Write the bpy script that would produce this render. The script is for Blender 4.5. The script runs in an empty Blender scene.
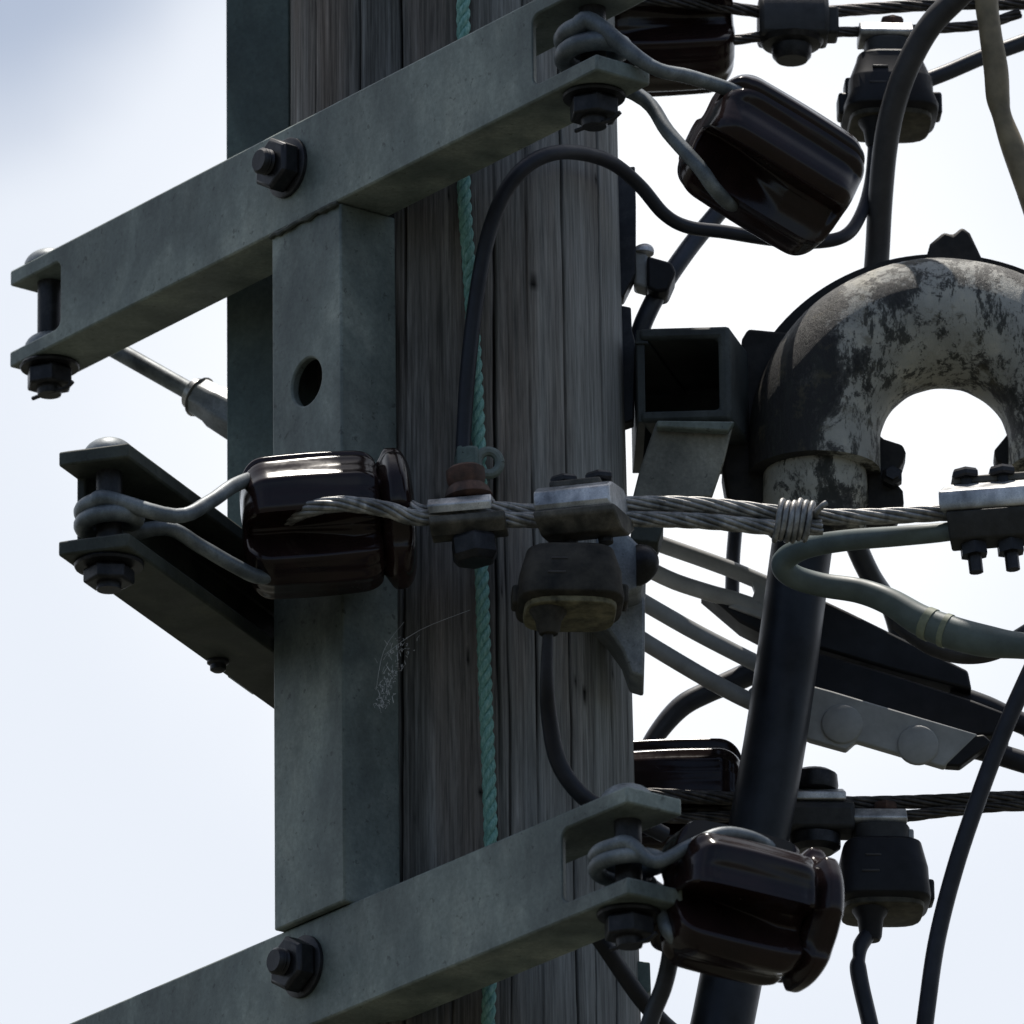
import bpy, bmesh, math, random
from mathutils import Vector, Matrix, noise
random.seed(7)
PI = math.pi
V = Vector
sc = bpy.context.scene
COL = sc.collection

# ------------------------------------------------------------------ camera
U = 0.93e-3                       # one working unit (about 0.93 mm)
DIST = 10.0
EL = math.radians(20.5)
ROLL = math.radians(0.68)
FWD = V((0, math.cos(EL), math.sin(EL)))
R0 = V((1, 0, 0)); U0 = V((0, -math.sin(EL), math.cos(EL)))
RGT = R0 * math.cos(ROLL) - U0 * math.sin(ROLL)
UPV = U0 * math.cos(ROLL) + R0 * math.sin(ROLL)
TGT = V((55 * U, 0, 1.6 + DIST * math.sin(EL)))
CAM = TGT - FWD * DIST
cam_d = bpy.data.cameras.new('camera')
cam = bpy.data.objects.new('camera', cam_d); COL.objects.link(cam)
cam.matrix_world = Matrix(((RGT.x, UPV.x, -FWD.x, CAM.x), (RGT.y, UPV.y, -FWD.y, CAM.y), (RGT.z, UPV.z, -FWD.z, CAM.z), (0, 0, 0, 1)))
cam_d.sensor_width = 36; cam_d.lens = 36 * DIST / (1024 * U)
cam_d.clip_start = 0.1; cam_d.clip_end = 5000
sc.camera = cam
cam_d.dof.use_dof = True
cam_d.dof.focus_distance = DIST - 0.15
cam_d.dof.aperture_fstop = 13.0


def P(px, py, y):
    """world point of the plane at depth y (units) seen at px, py"""
    d = FWD + RGT * ((px - 512) * U / DIST) + UPV * ((512 - py) * U / DIST)
    return CAM + d * ((y * U - CAM.y) / d.y)


def PP(pts):
    return [P(*p[:3]) for p in pts]


# ------------------------------------------------------------------ mesh helpers
class MB:
    def __init__(self):
        self.v = []; self.f = []

    def add(self, vs, fs):
        o = len(self.v)
        self.v += [V(v) for v in vs]
        self.f += [tuple(i + o for i in f) for f in fs]
        return self


class Frame:
    def __init__(self, o, x, y, z):
        self.o = V(o); self.x = V(x).normalized(); self.y = V(y).normalized(); self.z = V(z).normalized()

    def __call__(self, a, b, c):
        return self.o + (self.x * a + self.y * b + self.z * c) * U


def axis_frame(p0, p1, up=V((0, 0, 1))):
    z = (p1 - p0).normalized()
    x = up.cross(z)
    if x.length < 1e-3: x = V((1, 0, 0)).cross(z)
    x.normalize(); y = z.cross(x)
    return Frame(p0, x, y, z)


def catmull(pts, n=8):
    out = []
    for i in range(len(pts) - 1):
        p0 = pts[max(i - 1, 0)]; p1 = pts[i]; p2 = pts[i + 1]; p3 = pts[min(i + 2, len(pts) - 1)]
        for k in range(n):
            t = k / n
            out.append(0.5 * ((2 * p1) + (p2 - p0) * t + (2 * p0 - 5 * p1 + 4 * p2 - p3) * t * t + (3 * p1 - p0 - 3 * p2 + p3) * t * t * t))
    out.append(pts[-1].copy() if hasattr(pts[-1], 'copy') else pts[-1])
    return out


def frames_along(pts):
    ts = []
    for i in range(len(pts)):
        a = pts[max(i - 1, 0)]; b = pts[min(i + 1, len(pts) - 1)]
        t = (b - a)
        ts.append(t.normalized() if t.length > 1e-9 else V((1, 0, 0)))
    n = V((0, 0, 1)) if abs(ts[0].z) < .9 else V((1, 0, 0))
    n = (n - ts[0] * n.dot(ts[0])).normalized()
    fr = []
    for t in ts:
        n = n - t * n.dot(t)
        n = n.normalized() if n.length > 1e-6 else t.orthogonal().normalized()
        fr.append((t, n, t.cross(n)))
    return fr


def tube(mb, pts, r, seg=14, smooth=8, cap=True):
    """pts world points; r one radius in units or one per point"""
    rs = r if isinstance(r, (list, tuple)) else [r] * len(pts)
    if smooth > 1:
        rr = [x for x in catmull([V((a, 0, 0)) for a in rs], smooth)]
        rs = [x.x for x in rr]
        pts = catmull(pts, smooth)
    fr = frames_along(pts)
    vs = []; fs = []
    for (p, (t, n, b), q) in zip(pts, fr, rs):
        for k in range(seg):
            a = 2 * PI * k / seg
            vs.append(p + (n * math.cos(a) + b * math.sin(a)) * q * U)
    for i in range(len(pts) - 1):
        for k in range(seg):
            k2 = (k + 1) % seg
            fs.append((i * seg + k, i * seg + k2, (i + 1) * seg + k2, (i + 1) * seg + k))
    if cap:
        fs.append(tuple(range(seg))[::-1])
        fs.append(tuple((len(pts) - 1) * seg + k for k in range(seg)))
    mb.add(vs, fs)
    return mb


def stranded(mb, pts, R, n=7, pitch=110, sub=10, seg=8, wob=0.0):
    """n wires laid helically round the path"""
    path = catmull(pts, sub)
    # resample evenly
    L = [0.0]
    for a, b in zip(path, path[1:]): L.append(L[-1] + (b - a).length / U)
    step = 5.0; tot = L[-1]; m = max(2, int(tot / step)); q = []; j = 0
    for i in range(m + 1):
        s = tot * i / m
        while j < len(L) - 2 and L[j + 1] < s: j += 1
        k = (s - L[j]) / max(L[j + 1] - L[j], 1e-9)
        q.append(path[j].lerp(path[j + 1], k))
    fr = frames_along(q)
    rw = R * math.sin(PI / n) / (1 + math.sin(PI / n)) * 1.06
    for w in range(n):
        pp = []
        for i, (p, (t, a, b)) in enumerate(zip(q, fr)):
            s = tot * i / m
            ph = 2 * PI * (w / n + s / pitch)
            rr = (R - rw) * (1 + wob * math.sin(s * .05 + w * 2.1))
            pp.append(p + (a * math.cos(ph) + b * math.sin(ph)) * rr * U)
        tube(mb, pp, rw, seg=seg, smooth=1)
    return mb


def lathe(mb, F, prof, seg=28, hexa=False, sq=None):
    """prof: list of (radius, z) along F.z; sq: exponent for a squarish section"""
    vs = []; fs = []
    for (r, z) in prof:
        for k in range(seg):
            a = 2 * PI * (k + .5) / seg
            c, s = math.cos(a), math.sin(a)
            m = 1.0
            if sq: m = 1 / (abs(c) ** sq + abs(s) ** sq) ** (1 / sq)
            vs.append(F(c * r * m, s * r * m, z))
    for i in range(len(prof) - 1):
        for k in range(seg):
            k2 = (k + 1) % seg
            fs.append((i * seg + k, i * seg + k2, (i + 1) * seg + k2, (i + 1) * seg + k))
    fs.append(tuple(range(seg))[::-1])
    fs.append(tuple((len(prof) - 1) * seg + k for k in range(seg)))
    mb.add(vs, fs)
    return mb


def box(mb, F, a0, a1, b0, b1, c0, c1):
    vs = [F(a, b, c) for c in (c0, c1) for b in (b0, b1) for a in (a0, a1)]
    mb.add(vs, [(0, 2, 3, 1), (4, 5, 7, 6), (0, 1, 5, 4), (2, 6, 7, 3), (0, 4, 6, 2), (1, 3, 7, 5)])
    return mb


def prism(mb, front, back):
    n = len(front)
    fs = [tuple(range(n)), tuple(range(2 * n - 1, n - 1, -1))]
    for i in range(n):
        j = (i + 1) % n
        fs.append((i, n + i, n + j, j))
    mb.add(list(front) + list(back), fs)
    return mb


def pix_prism(mb, pts, y0, depth, shift=V((0, 0, 0))):
    fr = [P(x, y, y0) for x, y in pts]
    bk = [p + V((0, depth * U, 0)) + shift * U for p in fr]
    return prism(mb, fr, bk)


def cells(F, ss, ts, zs, solid):
    """boundary of a union of grid cells, cleaned into flat faces"""
    bm = bmesh.new(); vc = {}
    ns, nt, nz = len(ss) - 1, len(ts) - 1, len(zs) - 1

    def v(i, j, k):
        key = (i, j, k)
        if key not in vc: vc[key] = bm.verts.new((ss[i], ts[j], zs[k]))
        return vc[key]

    def on(i, j, k):
        return 0 <= i < ns and 0 <= j < nt and 0 <= k < nz and solid(i, j, k)
    for i in range(ns):
        for j in range(nt):
            for k in range(nz):
                if not on(i, j, k): continue
                for d, q in (((-1, 0, 0), [(0, 0, 0), (0, 0, 1), (0, 1, 1), (0, 1, 0)]), ((1, 0, 0), [(1, 0, 0), (1, 1, 0), (1, 1, 1), (1, 0, 1)]),
                             ((0, -1, 0), [(0, 0, 0), (1, 0, 0), (1, 0, 1), (0, 0, 1)]), ((0, 1, 0), [(0, 1, 0), (0, 1, 1), (1, 1, 1), (1, 1, 0)]),
                             ((0, 0, -1), [(0, 0, 0), (0, 1, 0), (1, 1, 0), (1, 0, 0)]), ((0, 0, 1), [(0, 0, 1), (1, 0, 1), (1, 1, 1), (0, 1, 1)])):
                    if not on(i + d[0], j + d[1], k + d[2]):
                        bm.faces.new([v(i + a, j + b, k + c) for a, b, c in q])
    bmesh.ops.dissolve_limit(bm, angle_limit=0.01, verts=bm.verts[:], edges=bm.edges[:])
    return bm


def bm_to_mb(bm, F):
    mb = MB(); bm.verts.index_update()
    mb.add([F(*v.co) for v in bm.verts], [tuple(v.index for v in f.verts) for f in bm.faces])
    bm.free()
    return mb


# ------------------------------------------------------------------ object helpers
WORLD_AT = {}


def build(name, mb, mat, parent=None, bevel=0.0, sharp=35, flip=False, label=None):
    c = V((0, 0, 0))
    lo = V((min(v.x for v in mb.v), min(v.y for v in mb.v), min(v.z for v in mb.v)))
    hi = V((max(v.x for v in mb.v), max(v.y for v in mb.v), max(v.z for v in mb.v)))
    c = (lo + hi) / 2
    c.z = lo.z
    me = bpy.data.meshes.new(name)
    me.from_pydata([v - c for v in mb.v], [], mb.f)
    bm = bmesh.new(); bm.from_mesh(me)
    bmesh.ops.recalc_face_normals(bm, faces=bm.faces)
    bm.to_mesh(me); bm.free()
    me.polygons.foreach_set('use_smooth', [True] * len(me.polygons))
    me.set_sharp_from_angle(angle=math.radians(sharp))
    me.materials.append(mat)
    o = bpy.data.objects.new(name, me); COL.objects.link(o)
    if parent is not None:
        o.parent = parent; o.location = c - WORLD_AT[parent]
    else:
        o.location = c
    WORLD_AT[o] = c
    if bevel:
        m = o.modifiers.new('edge', 'BEVEL'); m.width = bevel * U; m.segments = 2; m.limit_method = 'ANGLE'; m.angle_limit = math.radians(40)
        m.harden_normals = False
    if label: o['label'] = label
    return o


def tag(o, label, cat, group=None):
    o['label'] = label; o['category'] = cat
    if group: o['group'] = group
    return o


def root(name, at, label, cat, group=None):
    o = bpy.data.objects.new(name, None); COL.objects.link(o)
    o.empty_display_size = .02
    o.location = at; WORLD_AT[o] = V(at)
    return tag(o, label, cat, group)


# ------------------------------------------------------------------ materials
def mat_new(name):
    m = bpy.data.materials.new(name); m.use_nodes = True
    nt = m.node_tree
    b = nt.nodes['Principled BSDF']
    return m, nt, b


def ramp(nt, src, stops, interp='LINEAR'):
    r = nt.nodes.new('ShaderNodeValToRGB'); r.color_ramp.interpolation = interp
    e = r.color_ramp.elements
    while len(e) < len(stops): e.new(0.5)
    for el, (p, c) in zip(e, stops):
        el.position = p; el.color = (c[0], c[1], c[2], 1) if not isinstance(c, (int, float)) else (c, c, c, 1)
    nt.links.new(src, r.inputs[0])
    return r.outputs[0]


def tnoise(nt, scale, detail=6, rough=.6, vec_scale=(1, 1, 1), dist=0.0, coord='Object', loc=(0, 0, 0)):
    tc = nt.nodes.new('ShaderNodeTexCoord')
    mp = nt.nodes.new('ShaderNodeMapping'); mp.inputs['Scale'].default_value = vec_scale; mp.inputs['Location'].default_value = loc
    n = nt.nodes.new('ShaderNodeTexNoise'); n.inputs['Scale'].default_value = scale
    n.inputs['Detail'].default_value = detail; n.inputs['Roughness'].default_value = rough; n.inputs['Distortion'].default_value = dist
    nt.links.new(tc.outputs[coord], mp.inputs[0]); nt.links.new(mp.outputs[0], n.inputs[0])
    return n.outputs['Fac']


def mixc(nt, fac, a, b, mode='MIX'):
    m = nt.nodes.new('ShaderNodeMix'); m.data_type = 'RGBA'; m.blend_type = mode
    for i, x in ((0, fac), (6, a), (7, b)):
        if hasattr(x, 'is_linked'): nt.links.new(x, m.inputs[i])
        else: m.inputs[i].default_value = x if isinstance(x, (int, float)) else (x[0], x[1], x[2], 1)
    return m.outputs[2]


def bump(nt, b, src, strength, dist):
    n = nt.nodes.new('ShaderNodeBump'); n.inputs['Strength'].default_value = strength; n.inputs['Distance'].default_value = dist
    nt.links.new(src, n.inputs['Height']); nt.links.new(n.outputs[0], b.inputs['Normal'])


def m_metal(name, c1, c2, c3, rough=(.4, .65), metallic=.5, scale=14, spots=.0, spot_c=(.02, .018, .015), bmp=.25, patch=.75):
    m, nt, b = mat_new(name)
    f = tnoise(nt, scale, 8, .65, dist=.4)
    col = ramp(nt, f, [(.3, c1), (.5, c2), (.72, c3)])
    f2 = tnoise(nt, scale * 3.2, 5, .7, (1, 1, .35))
    f4 = tnoise(nt, scale * .55, 5, .55, (1, 1, .6), dist=.8, loc=(7, 3, 2))
    col = mixc(nt, patch, col, ramp(nt, f4, [(.36, (.42, .44, .45)), (.49, (.92, .94, .93)), (.60, (1.55, 1.52, 1.46))]), 'MULTIPLY')
    f5 = tnoise(nt, scale * 20, 4, .75)
    col = mixc(nt, patch, col, ramp(nt, f5, [(.3, .72), (.7, 1.25)]), 'MULTIPLY')
    col = mixc(nt, .55, col, ramp(nt, f2, [(.3, .55), (.6, 1.0)]), 'MULTIPLY')
    if spots:
        f3 = tnoise(nt, scale * 11, 3, .6)
        col = mixc(nt, ramp(nt, f3, [(.64, 0.), (.70, spots)]), col, spot_c)
    nt.links.new(col, b.inputs['Base Color'])
    nt.links.new(ramp(nt, f, [(.3, rough[0]), (.7, rough[1])]), b.inputs['Roughness'])
    b.inputs['Metallic'].default_value = metallic
    bump(nt, b, tnoise(nt, scale * 9, 6, .7), bmp, .0006)
    return m


def m_plain(name, col, rough=.5, spec=.5, metallic=0., var=.35, scale=60, coat=0., bmp=.15, vec=(1, 1, 1)):
    m, nt, b = mat_new(name)
    f = tnoise(nt, scale, 6, .65, vec)
    lo = tuple(c * (1 - var) for c in col); hi = tuple(min(1, c * (1 + var)) for c in col)
    nt.links.new(ramp(nt, f, [(.3, lo), (.7, hi)]), b.inputs['Base Color'])
    nt.links.new(ramp(nt, tnoise(nt, scale * .6, 5, .6), [(.3, max(0, rough - .1)), (.7, min(1, rough + .12))]), b.inputs['Roughness'])
    b.inputs['Specular IOR Level'].default_value = spec
    b.inputs['Metallic'].default_value = metallic
    b.inputs['Coat Weight'].default_value = coat
    b.inputs['Coat Roughness'].default_value = .06
    if bmp: bump(nt, b, tnoise(nt, scale * 4, 5, .7, vec), bmp, .0004)
    return m


M = {}
M['steel'] = m_metal('weathered_green_grey_steel', (.105, .132, .122), (.19, .22, .202), (.31, .335, .305), (.48, .72), .15, 11, .5)
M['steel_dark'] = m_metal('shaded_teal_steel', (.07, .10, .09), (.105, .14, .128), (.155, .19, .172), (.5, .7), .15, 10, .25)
M['steel_old'] = m_metal('grimy_steel', (.025, .03, .026), (.048, .055, .047), (.085, .088, .072), (.55, .8), .15, 16, .6)
M['gusset'] = m_metal('stained_brown_grey_steel', (.15, .15, .125), (.27, .26, .22), (.42, .40, .34), (.5, .7), .15, 14, .5)
M['galv_pale'] = m_metal('pale_galvanised_plate', (.20, .215, .23), (.31, .325, .34), (.42, .43, .44), (.4, .6), .3, 22, .4)
M['bolt'] = m_metal('oxidised_bolt_steel', (.012, .012, .014), (.024, .024, .028), (.05, .05, .056), (.35, .55), .55, 40, .3)
M['rust'] = m_metal('rusty_bolt', (.03, .018, .014), (.07, .036, .026), (.13, .075, .055), (.6, .85), .1, 60)
M['rod'] = m_metal('galvanised_rod', (.10, .115, .13), (.17, .19, .205), (.26, .28, .29), (.4, .6), .35, 30, .3)
M['alu'] = m_metal('dull_cast_aluminium', (.32, .32, .33), (.50, .50, .51), (.66, .66, .66), (.32, .5), .6, 40, .4)
M['alu_dirty'] = m_metal('dirty_aluminium', (.05, .047, .042), (.10, .092, .08), (.18, .165, .14), (.45, .7), .4, 50, .5)
M['wire'] = m_metal('weathered_aluminium_strands', (.17, .165, .165), (.30, .295, .29), (.48, .47, .46), (.35, .55), .5, 90)
M['wire_dark'] = m_metal('dark_weathered_strands', (.035, .03, .03), (.075, .068, .066), (.13, .12, .12), (.4, .6), .5, 90)
M['cap_dark'] = m_plain('dark_weathered_casting', (.035, .035, .036), .55, .4, scale=70, bmp=.5)
M['dusty'] = m_plain('dusty_brown_black_plastic', (.034, .030, .024), .65, .3, scale=38, var=.85, bmp=.5)
M['black'] = m_plain('black_plastic', (.011, .011, .014), .5, .3, scale=50)
M['cable'] = m_plain('black_cable_sheath', (.018, .019, .026), .45, .35, scale=40)
M['pipe'] = m_plain('black_pipe', (.012, .014, .020), .42, .35, scale=25, var=.7)
M['cable_blue'] = m_plain('blue_black_cable_sheath', (.03, .035, .05), .4, .5, scale=40)
M['cable_grey'] = m_plain('grey_green_cable_sheath', (.13, .165, .16), .5, .45, scale=35, var=.25)
M['cable_brown'] = m_plain('brown_black_cable_sheath', (.045, .042, .042), .5, .4, scale=35)
M['cable_tan'] = m_plain('tan_cable_sheath', (.22, .175, .105), .55, .4, scale=30, var=.4)
M['tape'] = m_plain('yellow_green_tape', (.30, .33, .24), .55, .3, var=.25)
M['plastic_grey'] = m_plain('grey_plastic', (.38, .385, .38), .5, .4, scale=40, var=.2)
M['lens'] = m_plain('stained_ivory_resin', (.16, .145, .09), .6, .3, scale=50, var=.9)
M['seal_dark'] = m_plain('grimy_resin_seal', (.06, .055, .042), .6, .3, scale=60, var=.7)
M['web'] = m_plain('spider_silk', (.6, .6, .6), .6, .3)


def m_porcelain():
    m, nt, b = mat_new('brown_glazed_porcelain')
    f = tnoise(nt, 22, 5, .6)
    nt.links.new(ramp(nt, f, [(.3, (.010, .006, .006)), (.7, (.026, .013, .012))]), b.inputs['Base Color'])
    dust = tnoise(nt, 60, 8, .75, dist=.6)
    nt.links.new(ramp(nt, dust, [(.35, .12), (.62, .20), (.75, .42)]), b.inputs['Roughness'])
    b.inputs['Specular IOR Level'].default_value = .34
    bump(nt, b, tnoise(nt, 45, 4, .5), .12, .0012)
    return m


M['porcelain'] = m_porcelain()


def m_wood():
    m, nt, b = mat_new('weathered_pole_wood')
    f = tnoise(nt, 1, 9, .66, (150, 150, 3.4), dist=.3)
    f2 = tnoise(nt, 1, 7, .65, (420, 420, 14))
    f3 = tnoise(nt, 1, 7, .68, (22, 22, 6), dist=.6)
    big = tnoise(nt, 1, 4, .5, (9, 9, 1.2))
    col = ramp(nt, f, [(.28, (.05, .045, .040)), (.44, (.125, .115, .104)), (.57, (.19, .176, .162)), (.74, (.33, .315, .295))])
    col = mixc(nt, .8, col, ramp(nt, f2, [(.36, .42), (.52, .95), (.66, 1.2)]), 'MULTIPLY')
    col = mixc(nt, .8, col, ramp(nt, f3, [(.32, .55), (.5, .95), (.68, 1.3)]), 'MULTIPLY')
    warm = ramp(nt, big, [(.38, (1.15, .98, .88)), (.6, (.92, 1.0, 1.05))])
    col = mixc(nt, .9, col, warm, 'MULTIPLY')
    # side light painted into the colour, with weathering: wood paler towards the pole's right
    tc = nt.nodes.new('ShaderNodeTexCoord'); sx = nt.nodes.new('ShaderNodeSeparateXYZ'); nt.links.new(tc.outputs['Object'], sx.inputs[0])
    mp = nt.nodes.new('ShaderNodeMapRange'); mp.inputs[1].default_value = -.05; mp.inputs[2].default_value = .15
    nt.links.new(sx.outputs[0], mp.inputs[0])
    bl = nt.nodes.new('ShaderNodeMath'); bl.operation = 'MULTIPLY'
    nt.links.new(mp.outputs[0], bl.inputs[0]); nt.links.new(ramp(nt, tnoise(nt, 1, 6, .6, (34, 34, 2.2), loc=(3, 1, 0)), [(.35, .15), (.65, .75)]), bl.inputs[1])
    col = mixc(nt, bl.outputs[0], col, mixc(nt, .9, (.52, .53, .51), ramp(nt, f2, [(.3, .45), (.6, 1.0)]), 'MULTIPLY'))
    at = nt.nodes.new('ShaderNodeAttribute'); at.attribute_name = 'crack'
    col = mixc(nt, at.outputs['Fac'], col, (.008, .007, .006))
    nt.links.new(col, b.inputs['Base Color'])
    b.inputs['Roughness'].default_value = .85; b.inputs['Specular IOR Level'].default_value = .25
    ad = nt.nodes.new('ShaderNodeMath'); ad.operation = 'ADD'
    nt.links.new(f, ad.inputs[0]); nt.links.new(f2, ad.inputs[1])
    bump(nt, b, ad.outputs[0], .7, .0016)
    return m


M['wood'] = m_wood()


def m_rope():
    m, nt, b = mat_new('green_twisted_rope_fibre')
    f = tnoise(nt, 1, 6, .7, (500, 500, 90))
    nt.links.new(ramp(nt, f, [(.3, (.08, .20, .17)), (.5, (.19, .40, .345)), (.72, (.40, .60, .54))]), b.inputs['Base Color'])
    b.inputs['Roughness'].default_value = .75
    bump(nt, b, f, .6, .0006)
    return m


M['rope'] = m_rope()


def m_cast():
    m, nt, b = mat_new('lichen_stained_casting')
    base = ramp(nt, tnoise(nt, 22, 6, .6), [(.3, (.29, .285, .255)), (.55, (.46, .45, .40)), (.75, (.66, .61, .49))])
    # black growth: blotches plus streaks, heavier on the end over the pole
    tc = nt.nodes.new('ShaderNodeTexCoord'); sx = nt.nodes.new('ShaderNodeSeparateXYZ'); nt.links.new(tc.outputs['Object'], sx.inputs[0])
    mr = nt.nodes.new('ShaderNodeMapRange'); mr.inputs[1].default_value = -.17; mr.inputs[2].default_value = -.06; mr.inputs[3].default_value = .22; mr.inputs[4].default_value = 0.
    nt.links.new(sx.outputs[0], mr.inputs[0])
    n1 = tnoise(nt, 15, 10, .78, (1, 1, .8), dist=.35)
    a = nt.nodes.new('ShaderNodeMath'); a.operation = 'ADD'
    nt.links.new(n1, a.inputs[0]); nt.links.new(mr.outputs[0], a.inputs[1])
    col = mixc(nt, ramp(nt, a.outputs[0], [(.50, 0.), (.535, .85), (.60, 1.)]), base, (.014, .013, .012))
    n2 = tnoise(nt, 62, 8, .8, (1, 1, .30))
    col = mixc(nt, ramp(nt, n2, [(.52, 0.), (.57, .9)]), col, (.022, .023, .018))
    n3 = tnoise(nt, 35, 6, .7, loc=(4, 2, 1))
    col = mixc(nt, ramp(nt, n3, [(.56, 0.), (.66, .6)]), col, (.10, .085, .045))
    nt.links.new(col, b.inputs['Base Color'])
    b.inputs['Roughness'].default_value = .62
    ad = nt.nodes.new('ShaderNodeMath'); ad.operation = 'ADD'
    nt.links.new(n1, ad.inputs[0]); nt.links.new(n2, ad.inputs[1])
    bump(nt, b, ad.outputs[0], .7, .003)
    return m


M['cast'] = m_cast()
M['cast_dark'] = m_plain('blackened_casting', (.022, .020, .019), .65, .3, scale=45, var=.6, bmp=.7)


def m_ground():
    m, nt, b = mat_new('rough_grass_verge')
    f = tnoise(nt, .5, 10, .65)
    nt.links.new(ramp(nt, f, [(.3, (.035, .036, .026)), (.55, (.055, .056, .042)), (.75, (.09, .085, .065))]), b.inputs['Base Color'])
    b.inputs['Roughness'].default_value = .95
    return m


# ------------------------------------------------------------------ ground
g = MB(); g.add([(-1500, -1500, 0), (1500, -1500, 0), (1500, 1500, 0), (-1500, 1500, 0)], [(0, 1, 2, 3)])
go = build('ground', g, m_ground()); go['kind'] = 'structure'

# ------------------------------------------------------------------ the pole
RP = 169.5
ZC = TGT.z


def pole_r(z):
    return RP * U - (z - ZC) * .0085


KNOTS = [(math.radians(-62), .175, .006, .009), (math.radians(-31), .30, .003, .009), (math.radians(-96), -.05, .005, .011), (math.radians(-44), -.22, .004, .012), (math.radians(-83), -.33, .003, .008)]
for i in range(16): KNOTS.append((math.radians(random.uniform(-150, -10)), random.uniform(-.5, .5), random.uniform(.0012, .0022), random.uniform(.004, .012)))
cracks = []
for i in range(34):
    cracks.append((math.radians(random.uniform(-170, 10)), random.uniform(.0010, .0020), random.uniform(.002, .006), random.uniform(-1.0, .7), random.uniform(.12, .8), random.uniform(0, 100)))
for dg in (-123, -108, -76, -63, -49, -30):   # long checks, full height
    cracks.append((math.radians(dg), random.uniform(.0016, .0028), random.uniform(.007, .012), -1.2, 2.6, random.uniform(0, 100)))
mb = MB()
angs = []
a = 10.0
while a > -190: angs.append(a); a -= .36
a = -190 - 6
while a > -350: angs.append(a); a -= 8
angs = [math.radians(x) for x in angs]
zs = [0.0, 1.5, 3.0, ZC - 1.0]
z = ZC - .72
while z < ZC + .72: zs.append(z); z += .0075
zs += [ZC + 1.0, ZC + 1.6]
crk = []
vs = []; na = len(angs)
for z in zs:
    for a in angs:
        r = pole_r(z) * (1 + .012 * noise.noise(V((math.cos(a) * 1.5, math.sin(a) * 1.5, z * .9))))
        r += .0008 * noise.noise(V((math.cos(a) * 7, math.sin(a) * 7, z * 1.2))) + .0003 * noise.noise(V((math.cos(a) * 40, math.sin(a) * 40, z * 3)))
        c = 0
        for (a0, w, d, z0, ln, sd) in cracks:
            zz = z - ZC - z0
            if zz < 0 or zz > ln: continue
            da = (a - a0) * r - .009 * noise.noise(V((sd, z * 1.8, 0))) - .0012 * noise.noise(V((sd, z * 14, 5)))
            if abs(da) > w * 1.6: continue
            env = min(1, zz / .12, (ln - zz) / .12) * min(1, max(.22, .62 + 1.0 * noise.noise(V((sd, z * 3.2, 9))) + .3 * noise.noise(V((sd, z * 15, 4)))))
            k = max(0, 1 - abs(da) / (w * .9)) * max(0, env)
            c = max(c, min(1, k * 1.6)); r -= d * k * .6
        for (ka, kz, kw, kh) in KNOTS:
            dd = math.hypot((a - ka) * r / kw, (z - ZC - kz) / kh)
            if dd < 1: c = max(c, min(1, 1.6 * (1 - dd)))
            elif dd < 2.6: c = max(c, .22 * max(0, math.sin(dd * 7)) * (2.6 - dd) / 1.6)
        crk.append(c)
        vs.append(V((math.cos(a) * r, math.sin(a) * r, z)))
fs = []
for i in range(len(zs) - 1):
    for k in range(na):
        k2 = (k + 1) % na
        fs.append((i * na + k, i * na + k2, (i + 1) * na + k2, (i + 1) * na + k))
fs.append(tuple((len(zs) - 1) * na + k for k in range(na)))
mb.add(vs, fs)
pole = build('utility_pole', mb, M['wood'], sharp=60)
at = pole.data.attributes.new('crack', 'FLOAT', 'POINT'); at.data.foreach_set('value', crk)
tag(pole, 'thick weathered grey wooden utility pole split by long vertical cracks', 'utility pole')

# ------------------------------------------------------------------ channel crossarms
AA = math.radians(52)
DA = V((math.cos(AA), -math.sin(AA), 0)); NI = V((math.sin(AA), math.cos(AA), 0))
HH = 53.5; FT = 17.0; WD = 66.0


def nut(mb, F, z0, z1, r):
    lathe(mb, F, [(r * .9, z0), (r, z0 + 2), (r, z1 - 3), (r * .86, z1)], seg=6)


def thread(mb, F, z0, z1, r):
    prof = []; z = z0
    while z < z1 - 3:
        prof += [(r, z), (r * .86, z + 2.2)]; z += 4.4
    prof += [(r, z1 - 3), (r * .8, z1)]
    lathe(mb, F, prof, seg=20)


def dome(mb, F, z0, r, h):
    lathe(mb, F, [(r, z0)] + [(r * math.cos(k * PI / 14), z0 + h * math.sin(k * PI / 14)) for k in range(1, 7)] + [(.5, z0 + h)], seg=26)


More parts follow.
